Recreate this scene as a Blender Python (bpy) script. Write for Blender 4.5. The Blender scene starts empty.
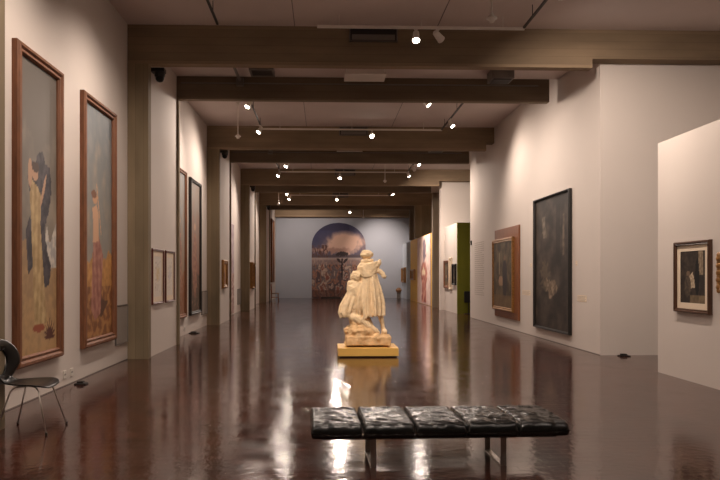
import bpy, bmesh, math, random
from mathutils import Vector, Matrix, noise
PI = math.pi
random.seed(7)
scn = bpy.context.scene
C = scn.collection
# ------------------------------------------------------------------ camera, world, exposure
EYE = 1.55
cam_d = bpy.data.cameras.new('camera'); cam = bpy.data.objects.new('camera', cam_d); C.objects.link(cam)
cam_d.sensor_width = 36.0; cam_d.lens = 36.0 * 680 / 720
cam_d.shift_x = 15 / 720; cam_d.shift_y = 35 / 720
cam_d.clip_start = 0.05; cam_d.clip_end = 200
cam.location = (0, 0, EYE); cam.rotation_euler = (PI / 2, 0, -math.atan(21 / 680))
scn.camera = cam
w = bpy.data.worlds.new('world'); scn.world = w; w.use_nodes = True
w.node_tree.nodes['Background'].inputs[0].default_value = (1.0, 0.8, 0.66, 1)
w.node_tree.nodes['Background'].inputs[1].default_value = 0.16
vs = scn.view_settings
vs.view_transform = 'Standard'; vs.look = 'None'; vs.gamma = 1.0; vs.use_curve_mapping = False
vs.exposure = 0.85
LAMP = 1.0      # common factor on the track spotlights' power
WARM = (1.0, 0.83, 0.71)

# ------------------------------------------------------------------ colour and material helpers
def lin(c):
    return tuple(((v / 255) / 12.92) if v / 255 <= 0.04045 else (((v / 255) + 0.055) / 1.055) ** 2.4 for v in c)
def rgba(c): return (*lin(c), 1)
def mat(name, col, rough=0.6, metal=0.0, var=0.0, vscale=6, bump=0.0, bscale=40, spec=0.5, stretch=(1, 1, 1), coat=0.0):
    m = bpy.data.materials.new(name); m.use_nodes = True
    nt = m.node_tree; N = nt.nodes; L = nt.links; b = N['Principled BSDF']
    b.inputs['Roughness'].default_value = rough; b.inputs['Metallic'].default_value = metal
    b.inputs['Specular IOR Level'].default_value = spec; b.inputs['Coat Weight'].default_value = coat
    c = lin(col)
    tc = N.new('ShaderNodeTexCoord'); mp = N.new('ShaderNodeMapping'); mp.inputs['Scale'].default_value = stretch
    L.new(tc.outputs['Object'], mp.inputs[0])
    no = N.new('ShaderNodeTexNoise'); no.inputs['Scale'].default_value = vscale; no.inputs['Detail'].default_value = 5
    L.new(mp.outputs[0], no.inputs['Vector'])
    rp = N.new('ShaderNodeValToRGB')
    rp.color_ramp.elements[0].position = 0.3; rp.color_ramp.elements[1].position = 0.7
    rp.color_ramp.elements[0].color = (*[v * (1 - var) for v in c], 1)
    rp.color_ramp.elements[1].color = (*[min(1, v * (1 + var)) for v in c], 1)
    L.new(no.outputs[0], rp.inputs[0]); L.new(rp.outputs[0], b.inputs['Base Color'])
    if bump:
        n2 = N.new('ShaderNodeTexNoise'); n2.inputs['Scale'].default_value = bscale; n2.inputs['Detail'].default_value = 4
        L.new(mp.outputs[0], n2.inputs['Vector'])
        bp = N.new('ShaderNodeBump'); bp.inputs['Strength'].default_value = bump; bp.inputs['Distance'].default_value = 0.01
        L.new(n2.outputs[0], bp.inputs['Height']); L.new(bp.outputs[0], b.inputs['Normal'])
    return m
def emis(name, col, s):
    m = bpy.data.materials.new(name); m.use_nodes = True
    b = m.node_tree.nodes['Principled BSDF']
    b.inputs['Base Color'].default_value = rgba(col)
    b.inputs['Emission Color'].default_value = rgba(col); b.inputs['Emission Strength'].default_value = s
    return m
def paint_mat(name, rough=0.55):
    m = bpy.data.materials.new(name); m.use_nodes = True
    N = m.node_tree.nodes; L = m.node_tree.links; b = N['Principled BSDF']
    a = N.new('ShaderNodeAttribute'); a.attribute_name = 'paint'
    L.new(a.outputs['Color'], b.inputs['Base Color'])
    b.inputs['Roughness'].default_value = rough; b.inputs['Specular IOR Level'].default_value = 0.3
    no = N.new('ShaderNodeTexNoise'); no.inputs['Scale'].default_value = 120
    bp = N.new('ShaderNodeBump'); bp.inputs['Strength'].default_value = 0.15; bp.inputs['Distance'].default_value = 0.003
    L.new(no.outputs[0], bp.inputs['Height']); L.new(bp.outputs[0], b.inputs['Normal'])
    return m

def concrete(name, col, horiz=True):
    m = mat(name, col, rough=0.8, var=0.14, vscale=1.6, spec=0.25, stretch=(0.5, 1, 2.2) if horiz else (2.2, 2.2, 0.5))
    nt = m.node_tree; N = nt.nodes; L = nt.links; b = N['Principled BSDF']
    tc = N.new('ShaderNodeTexCoord'); sp = N.new('ShaderNodeSeparateXYZ'); L.new(tc.outputs['Object'], sp.inputs[0])
    mul = N.new('ShaderNodeMath'); mul.operation = 'MULTIPLY'; mul.inputs[1].default_value = 1 / 0.145
    L.new(sp.outputs[2 if horiz else 0], mul.inputs[0])
    fr = N.new('ShaderNodeMath'); fr.operation = 'FRACT'; L.new(mul.outputs[0], fr.inputs[0])
    cp = N.new('ShaderNodeMath'); cp.operation = 'LESS_THAN'; cp.inputs[1].default_value = 0.06; L.new(fr.outputs[0], cp.inputs[0])
    fl = N.new('ShaderNodeMath'); fl.operation = 'FLOOR'; L.new(mul.outputs[0], fl.inputs[0])
    wn = N.new('ShaderNodeTexWhiteNoise'); wn.noise_dimensions = '1D'; L.new(fl.outputs[0], wn.inputs['W'])
    old = b.inputs['Base Color'].links[0].from_socket
    hs = N.new('ShaderNodeHueSaturation'); L.new(old, hs.inputs['Color'])
    mr = N.new('ShaderNodeMapRange'); mr.inputs['To Min'].default_value = 0.86; mr.inputs['To Max'].default_value = 1.12
    L.new(wn.outputs['Value'], mr.inputs['Value']); L.new(mr.outputs[0], hs.inputs['Value'])
    mx = N.new('ShaderNodeMixRGB'); mx.blend_type = 'MULTIPLY'; mx.inputs[2].default_value = (0.8, 0.8, 0.8, 1)
    L.new(cp.outputs[0], mx.inputs[0]); L.new(hs.outputs[0], mx.inputs[1]); L.new(mx.outputs[0], b.inputs['Base Color'])
    bp = N.new('ShaderNodeBump'); bp.inputs['Strength'].default_value = 0.3; bp.inputs['Distance'].default_value = 0.01; bp.invert = True
    L.new(cp.outputs[0], bp.inputs['Height']); L.new(bp.outputs[0], b.inputs['Normal'])
    return m

def floor_mat():
    m = bpy.data.materials.new('polished dark wood block floor'); m.use_nodes = True
    nt = m.node_tree; N = nt.nodes; L = nt.links; b = N['Principled BSDF']
    tc = N.new('ShaderNodeTexCoord')
    mp = N.new('ShaderNodeMapping'); L.new(tc.outputs['Object'], mp.inputs[0])
    br = N.new('ShaderNodeTexBrick'); br.offset = 0.5
    br.inputs['Scale'].default_value = 1.0; br.inputs['Brick Width'].default_value = 0.26; br.inputs['Row Height'].default_value = 0.13
    br.inputs['Mortar Size'].default_value = 0.003; br.inputs['Mortar Smooth'].default_value = 0.3; br.inputs['Bias'].default_value = 0.0
    br.inputs['Color1'].default_value = rgba((50, 26, 20)); br.inputs['Color2'].default_value = rgba((74, 40, 31))
    br.inputs['Mortar'].default_value = rgba((40, 22, 18))
    L.new(mp.outputs[0], br.inputs['Vector'])
    no = N.new('ShaderNodeTexNoise'); no.inputs['Scale'].default_value = 1.3; no.inputs['Detail'].default_value = 6
    L.new(tc.outputs['Object'], no.inputs['Vector'])
    mx = N.new('ShaderNodeMixRGB'); mx.blend_type = 'MULTIPLY'; mx.inputs[0].default_value = 0.6
    rp = N.new('ShaderNodeValToRGB'); rp.color_ramp.elements[0].position = 0.3; rp.color_ramp.elements[1].position = 0.7
    rp.color_ramp.elements[0].color = (0.6, 0.6, 0.6, 1); rp.color_ramp.elements[1].color = (1.25, 1.2, 1.15, 1)
    L.new(no.outputs[0], rp.inputs[0]); L.new(br.outputs['Color'], mx.inputs[1]); L.new(rp.outputs[0], mx.inputs[2])
    L.new(mx.outputs[0], b.inputs['Base Color'])
    n3 = N.new('ShaderNodeTexNoise'); n3.inputs['Scale'].default_value = 2.2; n3.inputs['Detail'].default_value = 8
    L.new(tc.outputs['Object'], n3.inputs['Vector'])
    mr = N.new('ShaderNodeMapRange'); mr.inputs['From Min'].default_value = 0.3; mr.inputs['From Max'].default_value = 0.7
    mr.inputs['To Min'].default_value = 0.07; mr.inputs['To Max'].default_value = 0.16
    L.new(n3.outputs[0], mr.inputs['Value']); L.new(mr.outputs[0], b.inputs['Roughness'])
    # each block lies very slightly out of level: low frequency waviness + the joints
    n4 = N.new('ShaderNodeTexNoise'); n4.inputs['Scale'].default_value = 14.0; n4.inputs['Detail'].default_value = 5
    L.new(tc.outputs['Object'], n4.inputs['Vector'])
    bp0 = N.new('ShaderNodeBump'); bp0.inputs['Strength'].default_value = 0.15; bp0.inputs['Distance'].default_value = 0.01
    L.new(n4.outputs[0], bp0.inputs['Height'])
    bp = N.new('ShaderNodeBump'); bp.inputs['Strength'].default_value = 0.25; bp.inputs['Distance'].default_value = 0.003; bp.invert = True
    L.new(br.outputs['Fac'], bp.inputs['Height']); L.new(bp0.outputs[0], bp.inputs['Normal'])
    L.new(bp.outputs[0], b.inputs['Normal'])
    b.inputs['IOR'].default_value = 1.6; b.inputs['Specular IOR Level'].default_value = 0.55
    return m

M = dict(
    wall=mat('warm white wall paint', (208, 198, 190), 0.75, var=0.02, vscale=0.7, bump=0.05, bscale=90, spec=0.3),
    bluewall=mat('blue grey wall paint', (166, 170, 180), 0.75, var=0.02, vscale=0.7, spec=0.3),
    greywall=mat('pale blue grey wall paint', (204, 212, 222), 0.75, var=0.02, spec=0.3),
    green=mat('olive green wall paint', (128, 130, 40), 0.7, var=0.03, spec=0.3),
    yellow=mat('ochre yellow wall paint', (218, 174, 88), 0.7, var=0.03, spec=0.3),
    ceil=mat('painted ceiling', (206, 192, 186), 0.8, var=0.05, vscale=0.8, spec=0.2),
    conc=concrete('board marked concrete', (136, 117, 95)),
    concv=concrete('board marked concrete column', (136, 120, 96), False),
    dark=concrete('darker concrete', (118, 103, 86)),  # slightly darker tone than the other concrete, for rear beams and legs
    darkv=concrete('darker concrete column', (120, 105, 88), False),
    floor=floor_mat(),
    wood=mat('reddish brown frame wood', (116, 72, 44), 0.65, var=0.25, vscale=5, stretch=(6, 6, 1), bump=0.1),
    woodlight=mat('orange brown board wood', (128, 76, 42), 0.4, var=0.2, vscale=4, stretch=(6, 6, 1)),
    wooddark=mat('dark walnut wood', (78, 52, 36), 0.35, var=0.25, vscale=5, stretch=(6, 6, 1)),
    black=mat('black frame', (26, 22, 20), 0.45, var=0.1),
    redbrown=mat('thin mahogany frame', (92, 46, 34), 0.4, var=0.15),
    gilt=mat('gilded frame', (150, 108, 60), 0.35, metal=0.35, var=0.35, vscale=25, bump=0.4, bscale=60),
    mount=mat('cream picture mount', (226, 208, 184), 0.8, var=0.02),
    paint=paint_mat('painted canvas'),
    print_=paint_mat('matte print', 0.8),
    leather=mat('black leather', (17, 17, 15), 0.26, var=0.1, vscale=20, bump=0.6, bscale=14, spec=0.6),
    chrome=mat('brushed steel', (205, 198, 190), 0.38, metal=1.0, var=0.03),
    lacquer=mat('black lacquered plywood', (13, 12, 12), 0.3, var=0.05, spec=0.35),
    marble=mat('cream marble', (234, 208, 168), 0.55, var=0.12, vscale=9, bump=0.25, bscale=45, spec=0.35),
    rock=mat('rough cream marble', (214, 178, 132), 0.7, var=0.2, vscale=10, bump=0.6, bscale=30, spec=0.25),
    plinth=mat('ochre painted plinth', (224, 178, 92), 0.55, var=0.03),
    white=mat('white enamel', (222, 214, 205), 0.4, var=0.02),
    grey=mat('grey painted metal', (112, 104, 98), 0.5, var=0.05),
    darkmetal=mat('dark metal', (38, 34, 32), 0.45, var=0.05),
    panel=mat('grey access panel', (150, 142, 134), 0.6, var=0.03),
    lamp=emis('lit lamp lens', (255, 244, 228), 26),
    lampoff=mat('unlit lamp lens', (190, 180, 168), 0.2),
    ink=mat('pale grey wall lettering', (176, 164, 154), 0.8, var=0.02),
    chairwood=mat('honey coloured chair wood', (150, 92, 52), 0.45, var=0.15),
    tan=mat('tan woven cane', (150, 110, 78), 0.6, var=0.3, vscale=40, bump=0.6, bscale=80),
    plastic=mat('white plastic', (214, 206, 196), 0.35, var=0.02),
)

# ------------------------------------------------------------------ mesh helpers
def link(name, bm, m, parent=None, smooth=False, bevel=0.0):
    me = bpy.data.meshes.new(name); bmesh.ops.recalc_face_normals(bm, faces=bm.faces); bm.to_mesh(me); bm.free()
    o = bpy.data.objects.new(name, me); C.objects.link(o); me.materials.append(m)
    if smooth:
        for p in me.polygons: p.use_smooth = True
    if parent: o.parent = parent
    if bevel:
        md = o.modifiers.new('bevel', 'BEVEL'); md.width = bevel; md.segments = 2; md.limit_method = 'ANGLE'
    return o
def box(bm, x0, x1, y0, y1, z0, z1, mtx=None):
    r = bmesh.ops.create_cube(bm, size=1)['verts']
    for v in r:
        v.co = Vector(((x0 + x1) / 2 + v.co.x * (x1 - x0), (y0 + y1) / 2 + v.co.y * (y1 - y0), (z0 + z1) / 2 + v.co.z * (z1 - z0)))
        if mtx: v.co = mtx @ v.co
    return r
def tube(bm, pts, r, n=10, rs=None):
    pts = [Vector(p) for p in pts]; rings = []
    up = None
    for i, p in enumerate(pts):
        d = (pts[min(i + 1, len(pts) - 1)] - pts[max(i - 1, 0)]).normalized()
        if up is None: up = Vector((0, 0, 1)) if abs(d.z) < 0.9 else Vector((1, 0, 0))
        a = d.cross(up).normalized(); b = d.cross(a).normalized(); up = b.cross(d).normalized() * 1.0
        a = d.cross(up).normalized(); b = d.cross(a).normalized()
        rr = rs[i] if rs else r
        rings.append([bm.verts.new(p + a * math.cos(t * 2 * PI / n) * rr + b * math.sin(t * 2 * PI / n) * rr) for t in range(n)])
    for i in range(len(rings) - 1):
        for t in range(n):
            bm.faces.new((rings[i][t], rings[i][(t + 1) % n], rings[i + 1][(t + 1) % n], rings[i + 1][t]))
    bm.faces.new(rings[0][::-1]); bm.faces.new(rings[-1])
def lathe(bm, prof, n=20, mtx=None):
    rings = []
    for (r, z) in prof:
        rings.append([bm.verts.new((mtx @ Vector((max(r, 1e-4) * math.cos(t * 2 * PI / n), max(r, 1e-4) * math.sin(t * 2 * PI / n), z))) if mtx else Vector((max(r, 1e-4) * math.cos(t * 2 * PI / n), max(r, 1e-4) * math.sin(t * 2 * PI / n), z))) for t in range(n)])
    for i in range(len(rings) - 1):
        for t in range(n):
            bm.faces.new((rings[i][t], rings[i][(t + 1) % n], rings[i + 1][(t + 1) % n], rings[i + 1][t]))
    bm.faces.new(rings[0][::-1]); bm.faces.new(rings[-1])
def tag(o, label, cat, group=None):
    o['label'] = label; o['category'] = cat
    if group: o['group'] = group
    return o
def thing(name, label, cat, loc=(0, 0, 0), rz=0, group=None):
    o = bpy.data.objects.new(name, None); C.objects.link(o); o.location = loc; o.rotation_euler = (0, 0, rz)
    o.empty_display_size = 0.1
    return tag(o, label, cat, group)
def struct(name, boxes, m, label=None, bevel=0.0):
    bm = bmesh.new()
    for b in boxes: box(bm, *b)
    o = link(name, bm, m, bevel=bevel); o['kind'] = 'structure'
    if label: o['label'] = label
    return o
def dup(root, loc, label, group=None, rz=None):
    r = root.copy(); C.objects.link(r); r.location = loc; r['label'] = label
    if group: r['group'] = group
    if rz is not None: r.rotation_euler = (0, 0, rz)
    for ch in list(root.children):
        c = ch.copy(); C.objects.link(c); c.parent = r
        for g in list(ch.children):
            d = g.copy(); C.objects.link(d); d.parent = c
    return r

# ------------------------------------------------------------------ the hall
XL, XR, ZC = -3.62, 5.33, 6.17
YB, YF = -9.0, 45.9
XO = 9.2
struct('floor', [(XL - 0.3, XO + 0.3, YB - 0.3, YF + 0.3, -0.2, 0)], M['floor'], 'polished dark red-brown wood block floor')
PY = [-4.35 + 8.5 * k for k in range(6)]          # front faces of the concrete portals: -4.35, 4.15, 12.65, 21.15, 29.65, 38.15
PY = [y if i < 1 else y for i, y in enumerate(PY)]
struct('ceiling', [(XL - 0.3, XO + 0.3, YB - 0.3, YF + 0.3, ZC, ZC + 0.25)], M['ceil'], 'plain ceiling bays between concrete beams')
struct('wall_left', [(XL - 0.25, XL, YB, YF, 0, ZC)], M['wall'], 'long white wall on the left')
struct('wall_back', [(XL, XO, YB - 0.25, YB, 0, ZC)], M['wall'], 'white end wall behind the viewer')
struct('wall_far', [(XL, XO, YF, YF + 0.25, 0, ZC)], M['bluewall'], 'blue-grey end wall of the hall')
struct('wall_outer_right', [(XO, XO + 0.25, YB, YF, 0, ZC)], M['wall'], 'white outer wall of the side rooms')
struct('wall_left_end', [(XL, -3.26, 41.2, YF, 0, ZC)], M['wall'], 'last stretch of white wall on the left')
# right side: tall wall, cross walls, free-standing partitions
struct('wall_right', [(XR, XR + 0.6, 12.97, 24.65, 0, ZC), (XR + 0.6, XO, 12.97, 13.3, 0, ZC)], M['wall'], 'tall white wall on the right')
struct('wall_cross', [(5.15, XO, 29.97, 30.3, 0, ZC)], M['wall'], 'tall white cross wall behind the green one')
struct('wall_partition_right', [(XR, XR + 0.35, 1.5, 10.7, 0, 3.65)], M['wall'], 'low white partition at the right edge')
struct('wall_partition_white', [(XR, XR + 0.14, 27.12, 29.97, 0, 3.65)], M['wall'], 'low white partition beside the green one')
struct('wall_green', [(XR, 7.4, 27.04, 27.12, 0, 3.65)], M['green'], 'olive green partition facing the viewer')
struct('wall_yellow', [(XR, XR + 0.14, 32.65, 41.8, 0, 3.65)], M['yellow'], 'ochre yellow partition')
struct('wall_grey', [(XR, XR + 0.14, 43.75, YF, 0, 3.65), (XR, 7.0, 43.6, 43.75, 0, 3.65)], M['greywall'], 'pale blue-grey partition at the end of the hall')
n = 0
for k, y in enumerate(PY):
    if k == 0:
        struct('trim_%d' % n, [(XL, XO, y, y + 0.45, 5.45, ZC)], M['conc'], 'concrete beam'); n += 1
        continue
    # big front beam: deep over the hall, shallower over the side rooms
    if k in (1, 2, 4):
        bx = [(XL, 5.05, y, y + 0.2, 5.45, ZC), (5.05, XO, y, y + 0.3, 5.62 if k == 2 else 5.66, ZC)]
    elif k == 3:
        bx = [(XL, 5.08, y, y + 0.2, 5.45, ZC), (5.08, XO, y, y + 0.3, 5.68, ZC)]
    else:
        bx = [(XL, 6.2, y, y + 0.2, 5.47, ZC)]
    struct('trim_%d' % n, bx, M['conc'], 'deep board-marked concrete beam across the hall'); n += 1
    # dark rear beam and the lower ceiling of the slot between both
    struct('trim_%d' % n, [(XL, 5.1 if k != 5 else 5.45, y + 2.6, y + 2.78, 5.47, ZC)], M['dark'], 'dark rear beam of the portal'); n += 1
    struct('ceiling_slot_%d' % k, [(XL, 5.3, y + 0.2, y + 2.6, 5.98, ZC)], M['ceil'], 'lower ceiling between paired beams')
    # left pier: concrete leg, white infill, rear concrete leg
    struct('trim_%d' % n, [(XL, -3.24, y, y + 0.2, 0, 5.45)], M['concv'], 'concrete pier leg on the left'); n += 1
    struct('wall_left_pier_%d' % k, [(XL, -3.28, y + 0.2, y + 2.6, 0, 5.98)], M['wall'], 'white infill between the pier legs')
    struct('trim_%d' % n, [(XL, -3.23, y + 2.6, y + (2.84 if k == 1 else 2.72), 0, 5.47)], M['concv'], 'rear concrete pier leg on the left'); n += 1
# right-hand legs of the last two portals
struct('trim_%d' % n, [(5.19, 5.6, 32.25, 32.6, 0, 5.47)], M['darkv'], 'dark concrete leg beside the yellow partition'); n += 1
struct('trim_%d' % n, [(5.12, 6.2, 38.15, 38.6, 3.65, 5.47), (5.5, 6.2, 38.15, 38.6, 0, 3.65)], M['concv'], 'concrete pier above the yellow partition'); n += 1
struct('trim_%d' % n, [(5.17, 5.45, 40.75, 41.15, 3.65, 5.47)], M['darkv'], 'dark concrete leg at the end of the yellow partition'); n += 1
struct('trim_%d' % n, [(-3.26, XO, 45.2, YF, 5.42, ZC)], M['conc'], 'last concrete beam against the end wall'); n += 1
# ceiling joints
for k in range(1, 6):
    for x in (-0.55, 2.1):
        struct('trim_%d' % n, [(x, x + 0.015, PY[k] - 5.4, PY[k] - 0.01, ZC - 0.006, ZC)], M['grey'], 'ceiling panel joint'); n += 1
# thin solid grey strips that paint in the dark of a shadow gap
struct('baseboard_right', [(XR - 0.006, XR, 12.97, 24.65, 0, 0.012)], M['grey'], 'low grey strip painted in for a shadow gap at foot of right wall')
struct('baseboard_left', [(XL, XL + 0.006, 7.2, 12.64, 0, 0.012)], M['grey'], 'low grey strip painted in for a shadow gap at foot of left wall')

# ------------------------------------------------------------------ pictures
def clamp(t): return max(0.0, min(1.0, t))
def mix(a, b, t): t = clamp(t); return tuple(p + (q - p) * t for p, q in zip(a, b))
def nz(u, v, s, o=0.0):
    p = Vector((u * s, v * s, o)); return noise.noise(p) + 0.5 * noise.noise(p * 2.3) + 0.25 * noise.noise(p * 5.1)
def ell(u, v, cu, cv, ru, rv, ang=0.0):
    du, dv = u - cu, v - cv; c, s = math.cos(ang), math.sin(ang)
    a, b = (du * c + dv * s) / ru, (-du * s + dv * c) / rv
    return math.sqrt(a * a + b * b)
def inside(u, v, poly):
    r = False; j = len(poly) - 1
    for i in range(len(poly)):
        (xi, yi), (xj, yj) = poly[i], poly[j]
        if (yi > v) != (yj > v) and u < (xj - xi) * (v - yi) / (yj - yi) + xi: r = not r
        j = i
    return r
def canvas(name, w_, h_, z0, yoff, func, m, parent, nx=None, asp=None, arch=None):
    """a stretched canvas: thin slab whose front carries the picture as a colour attribute"""
    nx = nx or 60; ny = max(8, int(nx * h_ / w_)); ny = min(ny, 170)
    bm = bmesh.new(); cl = bm.loops.layers.float_color.new('paint'); G = []
    for j in range(ny + 1):
        row = []
        for i in range(nx + 1):
            u, v = i / nx, j / ny; x = (u - 0.5) * w_; z = z0 + v * h_
            if arch:
                vs_ = arch; 
                if v > vs_:
                    t = (v - vs_) / (1 - vs_); half = math.sqrt(max(0.0, 1 - t * t)); x = x * max(half, 0.02)
            row.append(bm.verts.new((x, yoff, z)))
        G.append(row)
    for j in range(ny):
        for i in range(nx):
            f = bm.faces.new((G[j][i], G[j][i + 1], G[j + 1][i + 1], G[j + 1][i]))
            for l, (a, b) in zip(f.loops, ((i, j), (i + 1, j), (i + 1, j + 1), (i, j + 1))):
                x = G[b][a].co.x
                l[cl] = (*lin(func(x / w_ + 0.5, b / ny)), 1)
    # give it thickness
    back = bmesh.ops.extrude_face_region(bm, geom=bm.faces[:])
    for v in [g for g in back['geom'] if isinstance(g, bmesh.types.BMVert)]: v.co.y += 0.018
    return link(name, bm, m, parent)
def frame_part(name, w_, h_, z0, fw, y0, y1, m, parent, lip=True):
    """mitred moulding: outer size w_ x h_, member width fw, from y0 (front) to y1 (back)"""
    prof = [(0, y1), (0, y0 + 0.3 * (y1 - y0)), (fw * 0.18, y0), (fw * 0.42, y0), (fw * 0.6, y0 + 0.28 * (y1 - y0)), (fw * 0.85, y0 + 0.2 * (y1 - y0)), (fw, y0 + 0.5 * (y1 - y0)), (fw, y1)]
    bm = bmesh.new(); rings = []
    for (d, y) in prof:
        rings.append([bm.verts.new(p) for p in ((-w_ / 2 + d, y, z0 + d), (w_ / 2 - d, y, z0 + d), (w_ / 2 - d, y, z0 + h_ - d), (-w_ / 2 + d, y, z0 + h_ - d))])
    for i in range(len(rings)):
        a, b = rings[i], rings[(i + 1) % len(rings)]
        for t in range(4): bm.faces.new((a[t], a[(t + 1) % 4], b[(t + 1) % 4], b[t]))
    return link(name, bm, m, parent)
def picture(name, label, x, y0, y1, z0, z1, side, func, fw, fmat, depth=0.06, mat_=None, mount=0.0, group=None, nx=None, cat='painting', front=None):
    wd, ht = y1 - y0, z1 - z0
    t = thing(name, label, cat, (x, (y0 + y1) / 2, z0), PI / 2 if side == 'L' else -PI / 2, group)
    frame_part('frame', wd, ht, 0, fw, -depth, 0, fmat, t)
    iw, ih = wd - 2 * fw, ht - 2 * fw
    if mount:
        bm = bmesh.new(); d = mount
        o = [(-iw / 2, fw), (iw / 2, fw), (iw / 2, fw + ih), (-iw / 2, fw + ih)]
        q = [(-iw / 2 + d, fw + d), (iw / 2 - d, fw + d), (iw / 2 - d, fw + ih - d), (-iw / 2 + d, fw + ih - d)]
        ov = [bm.verts.new((a, -depth * 0.4, b)) for a, b in o]; qv = [bm.verts.new((a, -depth * 0.4, b)) for a, b in q]
        qb = [bm.verts.new((a, -depth * 0.25, b)) for a, b in q]
        for k in range(4):
            bm.faces.new((ov[k], ov[(k + 1) % 4], qv[(k + 1) % 4], qv[k])); bm.faces.new((qv[k], qv[(k + 1) % 4], qb[(k + 1) % 4], qb[k]))
        link('mount', bm, M['mount'], t); iw -= 2 * d; ih -= 2 * d
    canvas('canvas', iw, ih, fw + mount, -depth * 0.3, func, mat_ or M['paint'], t, nx)
    return t

SKIN = (176, 138, 110)
def pic_gown(u, v):           # standing woman in a pale gown under a dark billowing cape
    n1 = nz(u * 1.2, v * 3, 3.0, 1); n2 = nz(u, v * 3, 9, 4)
    c = mix((118, 110, 100), (92, 86, 80), clamp(v * 1.1 - 0.3)); c = mix(c, (150, 138, 122), clamp(0.7 - abs(v - 0.5) * 3 + n1 * 0.6) * 0.8)
    if v < 0.40 + 0.03 * n1: c = mix((176, 142, 100), (150, 122, 90), v * 3 + n2)
    if v < 0.39 and u > 0.62: c = mix(c, (186, 180, 172), clamp((0.12 - ell(u, v, 0.85, 0.42, 1.2, 1.0)) * 20 + 0.3 + n2))
    if inside(u, v, [(0.62, 0.37), (0.72, 0.45), (0.8, 0.38), (1, 0.47), (1, 0.3), (0.62, 0.3)]): c = mix((160, 156, 152), (200, 192, 180), 0.5 + n2 * 2)
    cape = [(0.22, 0.6), (0.3, 0.66), (0.42, 0.665), (0.5, 0.70), (0.62, 0.71), (0.66, 0.67), (0.8, 0.66), (0.84, 0.58), (0.78, 0.5), (0.66, 0.44), (0.72, 0.36), (0.84, 0.3), (0.78, 0.235), (0.6, 0.22), (0.5, 0.3), (0.4, 0.5), (0.26, 0.55)]
    if inside(u + n2 * 0.03, v, cape) or inside(u, v, [(0.16, 0.42), (0.28, 0.48), (0.34, 0.3), (0.22, 0.27)]): c = mix((48, 44, 50), (74, 68, 72), 0.5 + n2 * 2)
    if inside(u, v, [(0.3, 0.6), (0.46, 0.58), (0.56, 0.55), (0.54, 0.45), (0.66, 0.2), (0.72, 0.1), (0.5, 0.085), (0.38, 0.1), (0.34, 0.3), (0.3, 0.46), (0.26, 0.54)]):
        c = mix((150, 124, 84), (186, 160, 116), 0.5 + 0.3 * math.sin(u * 55 - v * 9) + n2 * 0.8)
    if ell(u, v, 0.40, 0.62, 0.085, 0.022) < 1: c = SKIN
    if ell(u, v, 0.41, 0.645, 0.1, 0.018) < 1: c = (70, 50, 40)
    if ell(u, v, 0.62, 0.57, 0.11, 0.018, 0.6) < 1 or ell(u, v, 0.27, 0.62, 0.05, 0.05) < 1: c = SKIN
    if ell(u, v, 0.5, 0.085, 0.16, 0.015) < 1: c = (140, 72, 48)
    for k in range(9):          # spiky plant at the lower right
        a = k * PI / 8; du, dv = (u - 0.8), (v - 0.045) * 2.7
        t_ = du * math.cos(a) + dv * math.sin(a); q_ = abs(-du * math.sin(a) + dv * math.cos(a))
        if 0 < t_ < 0.19 and q_ < 0.028 * (1 - t_ / 0.19): c = (84, 48, 40)
    return c
def pic_pink(u, v):           # woman with a pink drape against a clouded sky
    n1 = nz(u * 1.5, v * 3, 2.6, 8); n2 = nz(u, v * 3, 10, 2)
    c = mix((150, 142, 130), (100, 106, 110), v + n1 * 0.4)
    c = mix(c, (168, 150, 128), clamp(n1 * 0.9 + 0.3 - abs(v - 0.55)) * 0.8)
    if v < 0.36 + n1 * 0.05: c = mix((166, 118, 66), (196, 146, 84), 0.5 + n2)
    if v < 0.22: c = mix((120, 74, 42), (170, 122, 74), 0.5 + n2 * 1.5)
    if inside(u, v, [(0.5, 0.3), (0.62, 0.16), (0.86, 0.15), (0.6, 0.08), (0.44, 0.1)]): c = (88, 56, 38)
    if inside(u, v, [(0.3, 0.42), (0.5, 0.44), (0.66, 0.36), (0.62, 0.26), (0.56, 0.1), (0.36, 0.07), (0.22, 0.12), (0.26, 0.3)]):
        c = mix((140, 88, 76), (178, 126, 108), 0.5 + 0.3 * math.sin(u * 46 + v * 14) + n2 * 0.8)
    if inside(u, v, [(0.26, 0.56), (0.42, 0.58), (0.5, 0.53), (0.5, 0.42), (0.28, 0.41), (0.3, 0.48)]): c = (204, 160, 126)
    if ell(u, v, 0.36, 0.605, 0.09, 0.024) < 1: c = (196, 148, 112)
    if ell(u, v, 0.32, 0.622, 0.09, 0.018) < 1: c = (120, 74, 44)
    if ell(u, v, 0.5, 0.56, 0.16, 0.012, -0.9) < 1: c = (200, 154, 118)
    return c
def pic_red(seed, sky, mid, low):
    def f(u, v):
        n1 = nz(u * 1.5, v * 3, 3, seed); n2 = nz(u, v * 3, 11, seed + 3)
        c = mix(mid, sky, v * 1.4 - 0.3 + n1 * 0.5)
        if v < 0.3 + n1 * 0.05: c = mix(low, mid, 0.3 + n2)
        if ell(u, v, 0.5 + n2 * 0.06, 0.36, 0.22, 0.26) < 1: c = mix((122, 82, 68), (158, 116, 92), 0.5 + n2)
        if ell(u, v, 0.5, 0.66, 0.08, 0.03) < 1: c = SKIN
        return c
    return f
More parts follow.
